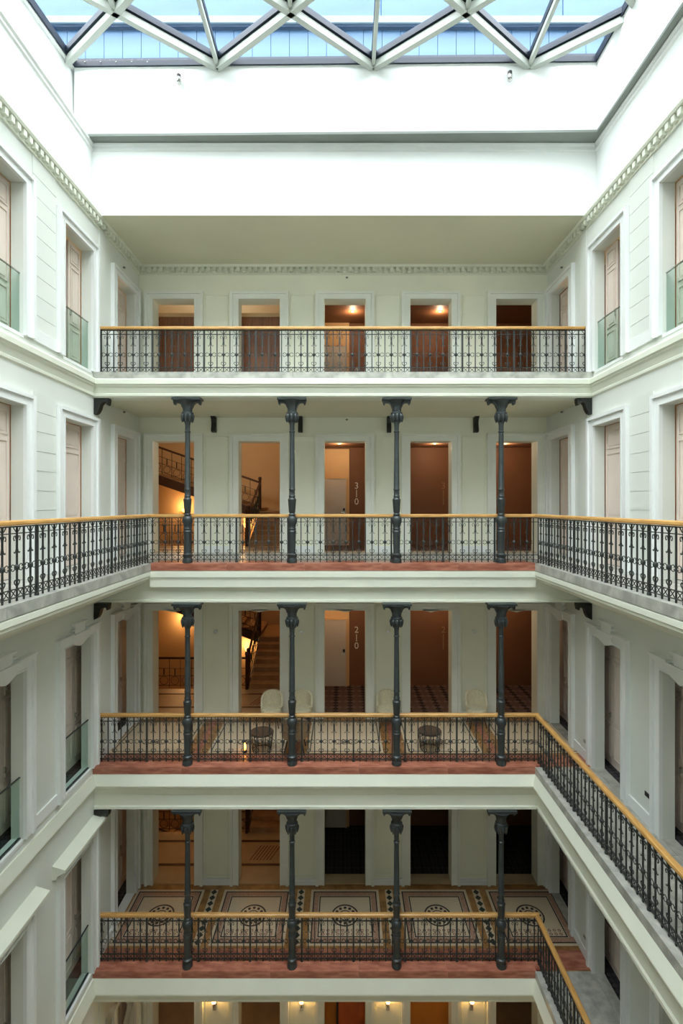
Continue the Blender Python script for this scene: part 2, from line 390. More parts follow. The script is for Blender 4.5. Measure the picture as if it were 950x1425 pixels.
# hall (behind doorways 3-5), stairwell and corridor shells
hm = M()
hm.box(STX, 6.9, 15.2, 15.4, 0, H+6.3).box(6.7, 6.9, YB+.35, 15.4, 0, H+6.3)
struct(hm.build('wall_hall', brown_wall), 'brown wall at the back of the bedroom hall seen through the right hand doorways')
sw = M().box(-7.9, STX, 18.5, 18.7, 0, H+6.3).box(-7.1, -6.9, YF, YB+.35, 0, H+6.3).box(-8.0, -7.9, YB+.3, 18.7, 0, H+6.3).box(-8.0, -6.9, YB+.25, YB+.35, 0, H+6.3).box(STX-.1, STX, YB+.35, 18.7, 0, H+6.3)
struct(sw.build('wall_stairwell', tan_wall), 'warm tan stairwell wall seen through the left hand doorways')
cw = M().box(6.9, 7.1, YF, YB+.35, 0, H+6.3)
struct(cw.build('wall_corridor', tan_wall), 'tan corridor wall behind the right court wall')
cw = M()
for s in (-1, 1): cw.box(min(s*5.67, s*5.77), max(s*5.67, s*5.77), YF, YB+.45, 0, FL[3]-.4)
struct(cw.build('wall_corridor', leaf_paint), 'pale inner corridor wall that carries the panelled doors of the lower storeys')
ew = M().box(-7.1, 7.1, YF-.3, YF, 0, H+9.2)
struct(ew.build('wall_front', plaster), 'plain white wall closing the near end of the court')
for i in range(1, 5):   # dropped hall ceilings
    M().box(STX, 6.7, YB+.36, 15.2, FL[i]+(2.95 if i < 4 else 2.72), FL[i]+3.0).build('dropped_ceiling', brown_wall if i != 4 else brown_wall, wall_back)

# ------------------------------------------------------------------ court walls above the cornice, skylight well
up = M()
for s, q in ((-1, 5.28), (1, 5.33)): up.box(min(s*q, s*6.2), max(s*q, s*6.2), YF, 11.0, H+6.12, H+7.6)
o = up.build('wall_upper_sides', upper_paint); struct(o, 'plain white band of wall above the dentil cornice on both sides')
o = M().box(-5.28, 5.33, YS+.12, 11.0, H+6.3, H+7.6).box(-5.28, 5.33, YS+.11, YS+.12, H+6.1, H+7.44).build('wall_upper_back', upper_paint); struct(o, 'plain white beam wall above the fourth storey gallery opening')
trim(M().sweep([(0, H+7.44), (.03, H+7.46), (.03, H+7.5), (.01, H+7.51), (.01, H+7.54), (.05, H+7.56), (.05, H+7.6), (0, H+7.6)], [(-5.28, YF), (-5.28, YS+.12), (5.33, YS+.12), (5.33, YF)]), white_trim, 'thin white double bead along the top of the upper court wall')
# well walls: back slightly skewed, left skewed, right straight
ZT = H+9.0
BL, BR = (-5.54, 10.38), (5.18, 10.26); FLc = (-6.55, YF); FRc = (5.13, YF)
def slabwall(a, b, n, t, z0, z1):
    a2 = (a[0]+n[0]*t, a[1]+n[1]*t); b2 = (b[0]+n[0]*t, b[1]+n[1]*t)
    return M().prism([a, b, b2, a2], z0, z1, 'xy')
wb = slabwall(BL, BR, (0, 1), .75, H+7.66, ZT).build('wall_well_back', upper_paint); struct(wb, 'smooth white skylight well wall at the far end')
wl2 = slabwall(FLc, (BL[0], BL[1]+.7), (-1, 0), .6, H+7.66, ZT).build('wall_well_left', upper_paint); struct(wl2, 'smooth white skylight well wall on the left')
wr2 = slabwall(FRc, (BR[0], BR[1]+.7), (1, 0), .8, H+7.66, ZT).build('wall_well_right', upper_paint); struct(wr2, 'smooth white skylight well wall on the right')
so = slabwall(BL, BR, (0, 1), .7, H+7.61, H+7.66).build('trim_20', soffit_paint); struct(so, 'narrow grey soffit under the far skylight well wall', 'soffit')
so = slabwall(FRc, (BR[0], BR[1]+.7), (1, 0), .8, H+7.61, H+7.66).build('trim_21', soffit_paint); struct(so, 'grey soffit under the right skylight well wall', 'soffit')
so = M().box(-7.1, -5.28, YF, 11, H+7.6, H+7.66).build('trim_22', white_trim); struct(so, 'white ledge at the foot of the left skylight well wall', 'ledge')

# skylight lattice
sky_t = sempty('window_1', 'blue glazed skylight with a white triangulated lattice over the court', 'skylight')
rowdy = 1.16; nodes = {}
def node(r, k):
    y = 10.3-r*rowdy; x = -5.75+k*3.185 if r % 2 == 0 else -4.13+k*3.185
    return (x, y)
def clampx(p, q):
    """clip segment p-q to the well walls"""
    def lx(y): return -5.54-(10.38-y)*.085
    pts = []
    for t in (0, 1): pts.append((p[0]+(q[0]-p[0])*t, p[1]+(q[1]-p[1])*t))
    t0, t1 = 0., 1.
    N = 60; ins = [t/N for t in range(N+1) if lx(p[1]+(q[1]-p[1])*t/N)-.02 <= p[0]+(q[0]-p[0])*t/N <= 5.24 and YF <= p[1]+(q[1]-p[1])*t/N <= 10.4]
    if len(ins) < 2: return None
    t0, t1 = ins[0], ins[-1]
    return (p[0]+(q[0]-p[0])*t0, p[1]+(q[1]-p[1])*t0), (p[0]+(q[0]-p[0])*t1, p[1]+(q[1]-p[1])*t1)
ZL = ZT+.02
segs = []
NR = 11
# node columns measured from the photograph: wall row at -5.54, -2.58, .61, 3.79
for r in range(NR):
    for k in range(-1, 5):
        a = node(r, k)
        if r+2 <= NR: segs.append((a, node(r+2, k), 'y'))
        kk = (k-1, k) if r % 2 == 0 else (k, k+1)
        for j in kk: segs.append((a, node(r+1, j), 'd'))
for a, b, kd in segs:
    c = clampx(a, b)
    if not c: continue
    (ax, ay), (bx, by) = c
    if math.hypot(ax-bx, ay-by) < .15: continue
    wbar = .10 if kd == 'd' else .07
    M().beam((ax, ay, ZL+.02), (bx, by, ZL+.02), wbar, .14 if kd == 'd' else .10).build('glazing_bar', bar_white, sky_t)
    M().beam((ax, ay, ZL+.16), (bx, by, ZL+.16), .17 if kd == 'd' else .09, .12).build('gasket', navy, sky_t)
# triangular panes
def lxw(y): return -5.54-(10.38-y)*.085
for r in range(NR):
    for k in range(-1, 4):
        tris = []
        a = node(r, k); a1 = node(r+2, k)
        for j in ((k-1, k) if r % 2 == 0 else (k, k+1)):
            tris.append((a, a1, node(r+1, j)))
        if r == 0: tris.append((a, node(0, k+1), node(1, k)))
        for t in tris:
            xs = [p[0] for p in t]; ys = [p[1] for p in t]
            if max(xs) < lxw(sum(ys)/3) or min(xs) > 5.2 or min(ys) < YF-.8: continue
            cl = [(min(5.24, max(p[0], lxw(p[1])-.05)), p[1]) for p in t]
            if abs((cl[1][0]-cl[0][0])*(cl[2][1]-cl[0][1])-(cl[2][0]-cl[0][0])*(cl[1][1]-cl[0][1])) < .05: continue
            M().prism(cl, ZL+.10, ZL+.108, 'xy').build('pane', pane_glass, sky_t)
fr = M().sweep([(0, ZT+.02), (.05, ZT+.02), (.05, ZT+.17), (0, ZT+.17)], [(lxw(YF), YF), BL, BR, FRc]).build('edge_frame', navy, sky_t)
m_ = M()
for k in range(34):
    x = -5.3+k*.32; m_.box(x, x+.02, BL[1]-.07, BL[1]-.045, ZT+.085, ZT+.1)
m_.build('frame_bolts', bar_white, sky_t)['kind'] = 'stuff'
M().sweep([(-.6, ZT), (.015, ZT), (.015, ZT+.02), (-.6, ZT+.02)], [(lxw(YF), YF), BL, BR, FRc]).build('curb', white_trim, sky_t)
# pale blue sheet-clad upstand of the building beyond the skylight
out = sempty('wall_roof_screen', 'pale blue sheet clad wall with fine upright seams standing beyond the skylight', 'wall')
sheet = M().box(.006, .458, 0, .04, 0, 3.0).mesh('cladding_sheet', facade_blue)
for k in range(36): put('cladding_sheet', sheet, out, (-8.3+k*.464, 12.6, H+8.9))
M().box(-8.3, 8.4, 12.645, 12.8, H+8.9, H+11.9).build('backing', seam_blue, out)
M().box(-8.4, 8.5, 12.45, 12.9, H+11.95, H+12.12).build('ledge', facade_rail, out)
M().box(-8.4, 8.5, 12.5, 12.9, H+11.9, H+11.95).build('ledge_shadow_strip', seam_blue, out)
sheet2 = M().box(.01, 2.3, 0, .04, 0, 2.2).mesh('cladding_sheet', facade_blue)
for k in range(7): put('cladding_sheet', sheet2, out, (-8.3+k*2.32, 12.85, H+12.12))

# small cameras on the well wall
for x, lab in ((-3.35, 'small grey security camera on the white skylight well wall, left one'), (3.38, 'small grey security camera on the white skylight well wall, right one')):
    t = thing('security_camera', lab, 'camera', (x, 10.36-.011*(x+5.54), H+8.72), 0, None)
    M().box(-.03, .03, -.02, 0, -.02, .06).build('wall_plate', chrome, t)
    o = M().lathe([(0, .03), (.02, .045), (.15, .045), (.17, .03)], n=12).build('camera_body', chrome, t, True); o.location = (0, -.07, -.13)
    o = M().lathe([(0, .046), (.06, .046)], n=12).build('lens_hood', black_metal, t, True); o.location = (.0, -.07, .0)

# ------------------------------------------------------------------ dentil cornice
zc = H+5.88
cornice = trim(M().sweep([(0, zc), (.03, zc), (.03, zc+.03), (.02, zc+.04), (.02, zc+.15), (.11, zc+.16), (.13, zc+.2), (.13, zc+.22), (.11, zc+.235), (.11, zc+.25), (0, zc+.27)],
              [(-XW, YF), (-XW, YB), (XW, YB), (XW, YF)]), cornice_paint, 'cream cornice with dentils below the upper court wall')
dn = M()
y = YF+.1
while y < YB-.15:
    for s in (-1, 1): dn.box(min(s*5.1, s*5.18), max(s*5.1, s*5.18), y, y+.08, zc+.05, zc+.15)
    y += .15
x = -XW+.1
while x < XW-.1:
    dn.box(x, x+.08, YB-.11, YB-.02, zc+.05, zc+.15); x += .15
o = dn.build('dentil_course', cornice_paint, cornice); o['kind'] = 'stuff'

# ------------------------------------------------------------------ doors in the side openings
def leaf_mesh(tf, w, h, name='door_leaf'):
    mb = M(tf); mb.box(0, w, -.04, 0, 0, h); e = .07
    bands = [(.06, .30), (.335, .80), (.83, .965)]
    for a, b in bands:
        z0, z1 = h*a, h*b
        for q in ((e, w-e, z0, z0+.025), (e, w-e, z1-.025, z1), (e, e+.025, z0, z1), (w-e-.025, w-e, z0, z1)): mb.box(q[0], q[1], 0, .018, q[2], q[3])
        mb.box(e+.06, w-e-.06, 0, .012, z0+.06, z1-.06)
    return mb.mesh(name, leaf_paint)
dn_ = 0
leafm = {}
SN = {12.02: 'nearest the far gallery corner', 9.86: 'second from the far corner', 7.66: 'third from the far corner', 5.45: 'fourth from the far corner'}
for i in range(5):
    for u in SIDE_U[:4]:
        for s, tf in ((-1, T_left), (1, T_right)):
            side = 'left' if s < 0 else 'right'
            dn_ += 1
            d = sempty('door_%d' % dn_, 'panelled off white double door in the %s wall, %s storey, %s' % (side, LV[i], SN[u]), 'door')
            h = TOPH[i]
            wl_ = {4: .46, 3: .82}.get(i, 1.4)
            key = (s, wl_, h)
            if wl_ == 1.4:
                key = (s, .62, h)
                if key not in leafm: leafm[key] = leaf_mesh(tf(0), .62, h-.02)
                ll = [u, u+.62]
            else:
                if key not in leafm: leafm[key] = leaf_mesh(tf(0), wl_, h-.02)
                ll = [u+HW-wl_]
            for y0 in ll: lf = put('door_leaf', leafm[key], d, (s*(XW+DEPTH[i]), y0, FL[i]+.01))
            hd = M().box(-.02, .02, -.015, .015, -.05, .05).box(-.045, -.02, -.01, .01, .02, .035) if s > 0 else M().box(-.02, .02, -.015, .015, -.05, .05).box(.02, .045, -.01, .01, .02, .035)
            hd.build('door_handle', chrome, lf).location = (-s*.01, .06, 1.04)
            # glass balustrade in the French window openings
            if u < 10.2 and (i == 4 or (s < 0 and i in (1, 2))):
                g = thing('glass_balustrade', 'glass guard panel in the %s wall, %s storey, %s' % (side, LV[i], SN[u]), 'balustrade', (s*(XW+.06), u, FL[i]))
                M().box(-.006, .006, -HW+.01, HW-.01, .02, 1.0).build('glass_panel', rail_glass, g)
                M().box(-.012, .012, -HW, HW, 1.0, 1.018).build('top_rail', iron if i < 4 else chrome, g)
                M().box(-.02, .02, -HW, HW, 0, .03).build('bottom_channel', iron, g)

# ------------------------------------------------------------------ balustrades
SP = .137
def bar_mesh(): return M().box(-.0095, .0095, -.0095, .0095, 0, .94)
plain_me = bar_mesh().mesh('baluster', iron_rail)
post_me = M().box(-.017, .017, -.017, .017, 0, .95).lathe([(.0, .03), (.03, .03), (.05, .02)], n=8).mesh('post', iron_rail)
def scroll_mesh():
    mb = bar_mesh(); mb.lathe([(.385, .012), (.405, .03), (.425, .034), (.445, .03), (.465, .012)], n=8)
    r = .0062
    for s in (-1, 1):
        mb.tube([(s*x, 0, z) for x, z in ((.056, .625), (.046, .605), (.03, .615), (.014, .66), (.010, .72), (.016, .78), (.036, .825), (.058, .82), (.066, .79), (.055, .765), (.042, .775))], r)
        mb.tube([(s*x, 0, z) for x, z in ((.006, .865), (.03, .885), (.055, .915), (.068, .935))], r)
        mb.tube([(s*x, 0, z) for x, z in ((.03, .425), (.05, .455), (.08, .468), (.105, .455), (.11, .44), (.095, .437))], r)
        mb.tube([(s*x, 0, z) for x, z in ((.03, .425), (.05, .395), (.08, .382), (.105, .395), (.11, .41), (.095, .413))], r)
        mb.tube([(s*x, 0, z) for x, z in ((.0, .175), (.02, .20), (.045, .225), (.05, .25), (.035, .268), (.02, .255))], r*1.2)
        mb.tube([(s*x, 0, z) for x, z in ((.0, .15), (.03, .142), (.068, .105), (.105, .068), (.137, .06))], r)
        mb.tube([(s*x, 0, z) for x, z in ((.0, .06), (.03, .068), (.068, .105), (.105, .142), (.137, .15))], r)
    mb.lathe([(.255, .004), (.28, .014), (.305, .004)], n=6)
    return mb.mesh('scroll_baluster', iron_rail)
scroll_me = scroll_mesh()
def balustrade(label, loc, L, rz, ext0=0, ext1=0, phase=0):
    t = thing('balustrade', label, 'balustrade', loc, rz)
    n = int(L/SP)
    for k in range(n+1):
        x = (L-n*SP)/2+k*SP; j = (k+phase) % 8
        if j == 0: put('post', post_me, t, (x, 0, 0))
        elif j % 2: put('scroll_baluster', scroll_me, t, (x, 0, 0))
        else: put('baluster', plain_me, t, (x, 0, 0))
    hp = [(-.045, .955), (-.05, .975), (-.045, 1.005), (-.025, 1.02), (.025, 1.02), (.045, 1.005), (.05, .975), (.045, .955)]
    M().prism(hp, -ext0, L+ext1, 'yz').build('handrail', oak, t)
    for z, hh in ((.94, .016), (.855, .012), (.155, .012), (.05, .012)):
        M().box(-ext0*.8, L+ext1*.8, -.012, .012, z-hh/2, z+hh/2).build('rail_bar', iron_rail, t)
    return t
XR = XG+.09
balustrade('iron balustrade with oak handrail on the topmost gallery, spanning wall to wall', (-XW+.03, YR, FL[4]), 2*XW-.06, 0, phase=0)
balustrade('iron balustrade across the far end of the third storey, between the two side galleries', (-XR, YR, FL[3]), 2*XR, 0, .05, .05, phase=3)
balustrade('iron balustrade along the left third storey side gallery, running towards the viewer', (-XR, YR-.052, FL[3]), YR-2.25, -PI/2, phase=4)
balustrade('iron balustrade along the right third storey side gallery, running towards the viewer', (XR, YR-.052, FL[3]), YR-2.25, -PI/2, phase=4)
balustrade('iron balustrade across the second storey gallery in front of the cream chairs', (-XW+.03, YR, FL[2]), XW+XR-.03, 0, 0, .05, phase=1)
balustrade('iron balustrade of the second storey right side gallery, above the lower right corner', (XR, YR-.052, FL[2]), YR-2.25, -PI/2, phase=4)
balustrade('iron balustrade across the first storey gallery in front of the mosaic floor', (-XW+.03, YR, FL[1]), XW+XR-.03, 0, 0, .05, phase=1)
balustrade('iron balustrade of the first storey right side gallery, lowest of the rails', (XR, YR-.052, FL[1]), YR-2.25, -PI/2, phase=4)

# ------------------------------------------------------------------ iron columns
def bracket_pts():      # scroll bracket in (out, up) with top at 0
    return [(0, 0), (.29, 0), (.29, -.045), (.275, -.1), (.25, -.105), (.245, -.075), (.225, -.06), (.17, -.065), (.13, -.10), (.11, -.16), (.085, -.2), (.06, -.23), (0, -.25)]
def make_column(h):
    t = thing('iron_column', '', 'column'); k_ = .86
    def L(pr): return [(z, r*k_) for z, r in pr]
    M().lathe(L([(0, .118), (.03, .125), (.05, .118), (.07, .122), (.11, .1), (.13, .118), (.18, .118), (.2, .09)]), n=16).build('base', iron, t, True)
    M().lathe(L([(.2, .088), (.24, .08), (.6, .092), (.64, .1), (.66, .105), (.68, .09), (.72, .098), (.74, .085), (.8, .095), (.86, .125), (.93, .125), (.98, .09), (.99, .065), (1.0, .085), (1.02, .085), (1.04, .065), (1.07, .078), (1.3, .098), (1.33, .102), (1.35, .08), (1.38, .072), (1.4, .082), (1.42, .068), (1.52, .068), (1.54, .08), (1.56, .07), (h-.72, .058), (h-.71, .07), (h-.69, .07), (h-.68, .057), (h-.56, .06), (h-.5, .075)]), n=16).build('shaft', iron, t, True)
    mb = M().lathe([(h-.5, .07), (h-.47, .1), (h-.36, .115), (h-.33, .125), (h-.3, .12), (h-.28, .09)], n=16)
    for k in range(8):
        a = 2*PI*k/8; cx, cy = .105*math.cos(a), .105*math.sin(a)
        mb.lathe([(h-.5, .01), (h-.44, .03), (h-.38, .038), (h-.35, .03), (h-.33, .01)], cx=cx*1.05, cy=cy*1.05, n=6)
    mb.build('leaf_collar', iron, t, True)
    M().lathe([(h-.28, .095), (h-.2, .1), (h-.12, .125), (h-.06, .17), (h-.045, .19)], n=16).build('bell', iron, t, True)
    tp = M().box(-.3, .3, -.13, .13, h-.045, h).build('top_plate', iron, t)
    for s in (-1, 1):
        M().prism([(s*(x), h-.045+z*.9) for x, z in bracket_pts()], -.045, .045).build('scroll_bracket', iron, tp)
    return t
NM = ['leftmost', 'second from the left', 'third from the left', 'rightmost']
STO = {3: 'third storey gallery, upper row of columns', 2: 'second storey gallery, middle row of columns', 1: 'first storey mosaic gallery, bottom row of columns'}
for i in (3, 2, 1):
    h = GAL_TOP[i]-FL[i]; proto = make_column(h)
    for k in range(4):
        o = proto if k == 0 else copy_tree(proto)
        o.location = (-3.26+k*2.193, YC, FL[i])
        o['label'] = 'cast iron column, %s, %s' % (STO[i], NM[k]); o['group'] = 'cast iron columns of the %s storey gallery' % LV[i]
for i in (4, 3, 2):
    for s in (-1, 1):
        o = M().prism([(s*(XW-.0)-s*x*1.05, z*1.35) for x, z in bracket_pts()], YC-.07, YC+.07).build('corner_bracket', black_iron)
        o.location = (-s*.006, 0, GAL_TOP[i-1]-.005)
        tag(o, 'dark scrolled iron bracket on the %s court wall under the %s storey gallery edge' % ('left' if s < 0 else 'right', LV[i]), 'bracket')
for k, x in enumerate((-3.28, -1.08, 1.17, 3.38)):
    p = [(0, 0), (-.2, .02), (-.22, -.03), (-.13, -.1), (-.1, -.2), (-.12, -.3), (-.14, -.36), (-.13, -.42), (0, -.43)]
    o = M().prism([(y, z) for y, z in p], -.055, .055, 'yz').build('wall_bracket', black_iron); o.location = (x, YB, H+2.28)
    tag(o, 'small black iron console bracket high on the third storey gallery wall, %s' % NM[k], 'bracket', 'black console brackets on the third storey wall')

# ------------------------------------------------------------------ mosaic floors
def ring(mb, cx, cy, r0, r1, z0, z1, n=32, a0=0, a1=2*PI):
    vs = []; 
    for k in range(n):
        a = a0+(a1-a0)*k/n
        for r in (r0, r1):
            for z in (z0, z1): vs.append((cx+r*math.cos(a), cy+r*math.sin(a), z))
    fs = []
    for k in range(n):
        j = (k+1) % n; A_, B_ = 4*k, 4*j
        fs += [[A_, B_, B_+1, A_+1], [A_+2, A_+3, B_+3, B_+2], [A_+1, B_+1, B_+3, A_+3], [A_, A_+2, B_+2, B_]]
    return mb.add(vs, fs)
def frame(mb, x0, x1, y0, y1, t, z0, z1):
    mb.box(x0, x1, y0, y0+t, z0, z1).box(x0, x1, y1-t, y1, z0, z1).box(x0, x0+t, y0+t, y1-t, z0, z1).box(x1-t, x1, y0+t, y1-t, z0, z1); return mb
def mosaic(parent, level, cx):
    z = FL[level]; y0, y1 = 11.05, 12.66; x0, x1 = cx-.84, cx+.84
    if level == 1:
        parent = M().box(x0, x1, y0, y1, z-.01, z+.003).build('mosaic_panel', ivory, parent)
        frame(M(), x0+.06, x1-.06, y0+.06, y1-.06, .03, z, z+.0055).build('mosaic_border', inlay, parent)
        frame(M(), x0+.09, x1-.09, y0+.09, y1-.09, .11, z, z+.005).build('mosaic_band', ivory_dim, parent)
        frame(M(), x0+.215, x1-.215, y0+.215, y1-.215, .028, z, z+.0055).build('mosaic_border', inlay, parent)
        mb = M(); cy = 11.87
        ring(mb, cx, cy, .285, .32, z, z+.006); ring(mb, cx, cy, .125, .145, z, z+.006)
        for k in range(12):
            a = 2*PI*k/12; ring(mb, cx+.22*math.cos(a), cy+.22*math.sin(a), .0, .036, z, z+.006, 8)
        for k in range(6):
            a = 2*PI*k/6+.5; mb.prism([(cx+.03*math.cos(a-.5), cy+.03*math.sin(a-.5)), (cx+.12*math.cos(a), cy+.12*math.sin(a)), (cx+.03*math.cos(a+.5), cy+.03*math.sin(a+.5))], z, z+.006, 'xy')
        mb.build('mosaic_medallion', inlay, parent)
        # rows of small scroll marks in front of the medallion
        mb = M()
        for j in range(2):
            for k in range(10): ring(mb, cx-.5+k*.111, y0+.3+j*.1, .022, .036, z, z+.0052, 8)
        mb.build('mosaic_scrollwork', red_inlay, parent)['kind'] = 'stuff'
    else:
        parent = M().box(x0, x1, y0, y1, z-.01, z+.003).build('mosaic_panel', ivory, parent)
        frame(M(), x0+.05, x1-.05, y0+.05, y1-.05, .024, z, z+.0055).build('mosaic_border', inlay, parent)
        mb = M(); cy = 11.55
        for dx in (-.17, 0, .17): ring(mb, cx+dx, cy, .10, .115, z, z+.0055, 20)
        ring(mb, cx, cy, .03, .06, z, z+.0056, 10)
        mb.build('mosaic_medallion', inlay, parent)
floors = [o for o in bpy.data.objects if o.name.startswith('floor') and o.parent is None]
f1 = [o for o in floors if 'first' in o['label']][0]; f2 = [o for o in floors if 'second' in o['label']][0]
for u in BACK_U:
    mosaic(f1, 1, u); mosaic(f2, 2, u)
for a, b in zip(BACK_U[:-1], BACK_U[1:]):
    cx = (a+b)/2; z = FL[1]
    M().box(cx-.09, cx+.09, 11.05, 12.66, z-.01, z+.003).build('mosaic_strip', ivory, f1)
    dm = M().prism([(0, -.085), (.075, 0), (0, .085), (-.075, 0)], 0, .003, 'xy').mesh('inlay_diamond', green_inlay)
    for k in range(9): put('inlay_diamond', dm, f1, (cx, 11.14+k*.18, z+.003))
    z = FL[2]
    M().box(cx-.07, cx+.07, 11.0, 12.66, z-.01, z+.003).build('marble_strip', red_marble, f2)

# ------------------------------------------------------------------ staircase
def flight_rail(parent, a, b, n):
    """railing between two points a (start, tread level) and b, with n uprights"""
    a = Vector(a); b = Vector(b); up_ = Vector((0, 0, .92))
    M().tube([a+up_, b+up_], .035, 6).build('stair_handrail', dark_wood, parent)
    mb = M(); d = b-a
    for f in (.12, .40, .62): mb.tube([a+Vector((0, 0, f)), b+Vector((0, 0, f))], .010)
    for k in range(n+1):
        p = a+d*(k/n); mb.tube([p+Vector((0, 0, .05)), p+up_], .011)
    hd = Vector((d.x, d.y, 0)).normalized()
    for k in range(n):
        p = a+d*((k+.5)/n)+Vector((0, 0, .26)); r = min(.12, d.length/n*.42)
        mb.tube([p+hd*(r*math.cos(t*PI/5))+Vector((0, 0, r*math.sin(t*PI/5))) for t in range(10)], .009, 4, True)
        mb.tube([p+Vector((0, 0, .16)), p+Vector((0, 0, .36))], .02)
    mb.build('iron_railing', dark_wood if False else black_iron, parent)
    M().lathe([(0, .05), (1.0, .045), (1.04, .065), (1.1, .05), (1.12, .01)], cx=a.x, cy=a.y, cz=a.z, n=10).build('newel_post', dark_wood, parent, True)
stA = M().box(-2.76, -1.1, 0, .3, -.155, 0).box(-2.77, -1.11, -.025, .0, -.03, .001).mesh('step', stair_stone)
stB = M().box(-.34, 0, 17.0, 18.45, -.125, 0).box(0, .025, 17.0, 18.45, -.03, .001).mesh('step', stair_stone)
stC = M().box(-7.85, -6.45, -.23, 0, -.2, 0).mesh('step', stair_stone)
for i in range(0, 4):
    F = FL[i]; R = FL[i+1]-F; zA = F+R*.252; zB = F+R*.571
    t = thing('staircase', 'stone stair with dark iron railing behind the left doorways, rising from the %s storey' % LV[i], 'staircase', (0, 0, 0))
    nA = 7
    for k in range(nA): put('step', stA, t, (0, 14.9+k*.3, F+(zA-F)*(k+1)/nA))
    M().box(-2.76, -1.1, 17.0, 18.48, zA-.2, zA-.001).build('half_landing', stair_stone, t)
    nB = 11
    for k in range(nB): put('step', stB, t, (-2.76-k*.335, 0, zA+(zB-zA)*(k+1)/nB))
    M().box(-7.85, -6.45, 17.0, 18.48, zB-.2, zB-.001).build('half_landing', stair_stone, t)
    nC = 9
    for k in range(nC): put('step', stC, t, (0, 17.0-k*.23, zB+(FL[i+1]-zB)*(k+1)/nC))
    # sloping stringers and soffits
    M().prism([(14.9, F-.02), (14.9, F-.22), (17.0, zA-.25), (17.0, zA+.0)], -2.82, -2.76, 'yz').build('stringer', dark_wood, t)
    M().prism([(-2.76, zA-.28), (-2.76, zA+.02), (-6.45, zB+.04), (-6.45, zB-.28)], 16.94, 17.0).build('stringer', dark_wood, t)
    M().prism([(-2.76, zA-.28), (-2.76, zA-.2), (-6.45, zB-.2), (-6.45, zB-.28)], 17.0, 18.45).build('soffit', tan_wall, t)
    M().prism([(14.9, FL[i+1]-.02), (14.9, FL[i+1]-.3), (17.0, zB-.28), (17.0, zB+.02)], -6.46, -6.40, 'yz').build('stringer', dark_wood, t)
    M().prism([(14.93, F-.2), (14.93, F-.28), (17.0, zA-.28), (17.0, zA-.2)], -2.74, -1.11, 'yz').build('soffit', tan_wall, t)
    flight_rail(t, (-2.8, 14.9, F+.1), (-2.8, 17.0, zA+.05), 7)
    flight_rail(t, (-2.8, 16.97, zA+.05), (-6.43, 16.97, zB+.05), 11)
    flight_rail(t, (-6.43, 16.97, zB+.05), (-6.43, 14.9, FL[i+1]), 7)
    if i > 0: flight_rail(t, (-2.84, 14.87, F), (-6.43, 14.87, F), 11)

# stairwell sconces with lamps
SC = [(3, -5.8, .95, 'left'), (3, -3.55, .4, 'right'), (2, -5.8, 1.1, 'left'), (2, -3.5, .1, 'right'), (1, -5.8, 1.1, 'left'), (4, -4.6, 1.5, 'middle')]  # the fourth storey sconce is added to lift the stairwell light
for i, x, dz, nm in SC:
    t = thing('wall_sconce', 'glowing warm sconce on the stairwell wall above the %s storey landing, %s one' % (LV[i], nm), 'lamp', (x, 18.5, FL[i]+dz))
    M().box(-.05, .05, -.03, 0, -.1, .1).build('back_plate', chrome, t)
    o = M().lathe([(0, .03), (.04, .07), (.12, .09), (.13, .085)], n=12).build('shade', glow, t, True); o.location = (0, -.12, 0)
    ld = bpy.data.lights.new('sconce_light', 'POINT'); ld.energy = 20; ld.color = (1, .58, .24); ld.shadow_soft_size = .08
    lo = bpy.data.objects.new('sconce_light', ld); C.objects.link(lo); lo.parent = t; lo.location = (0, -.3, .2)

for i in (3, 4):  # added globe lamps, kept out of sight, that brighten the upper stairwell
    t = thing('stair_fill_lamp', 'added unseen globe lamp brightening the stairwell at %s storey height' % LV[i], 'lamp', (-3.9, 15.6, FL[i]+(3.1 if i == 3 else 2.6)))
    M().lathe([(-.1, .03), (-.06, .085), (0, .1), (.06, .085), (.1, .03)], n=14).build('globe', glow, t, True)
    M().tube([(0, 0, .1), (0, 0, .8)], .006).build('cord', black_metal, t)
    ld = bpy.data.lights.new('lamp_light', 'POINT'); ld.energy = 42; ld.color = (1, .82, .62); ld.shadow_soft_size = .1
    lo = bpy.data.objects.new('lamp_light', ld); C.objects.link(lo); lo.parent = t; lo.location = (0, 0, -.25)

# ------------------------------------------------------------------ hall walls, room doors, numbers
def text_mesh(s, size, m, name):
    cu = bpy.data.curves.new(name, 'FONT'); cu.body = s; cu.size = size; cu.extrude = .004; cu.align_x = 'CENTER'
    o = bpy.data.objects.new(name, cu); C.objects.link(o)
    bpy.context.view_layer.update()
    me = bpy.data.meshes.new_from_object(o.evaluated_get(bpy.context.evaluated_depsgraph_get()))
    bpy.data.objects.remove(o); me.materials.clear(); me.materials.append(m); return me
def number(txt, x, z, m, lab):
    t = thing('room_number', lab, 'sign', (x, 15.19, z))
    for k, ch in enumerate(txt):
        if ch == '1':
            M().box(-.012, .012, -.008, 0, -.02, .2).build('digit', m, t).location = (0, 0, -k*.24)
        else:
            put('digit', text_mesh(ch, .27, m, 'digit'), t, (0, -.004, -k*.24), rot=(PI/2, 0, 0))
for i in (2, 3, 4):
    b = str(i)
    z0 = {3: H+.50, 2: H-3.85, 4: H+4.0}[i]
    number(b+'10', .41, z0, sign_white, 'pale stacked digits %s10 inside the middle doorway of the %s storey' % (b, LV[i]))
    number(b+'11', 3.03, z0, sign_gold if i == 4 else sign_bronze, 'thin stacked digits %s11 inside the fourth doorway of the %s storey' % (b, LV[i]))
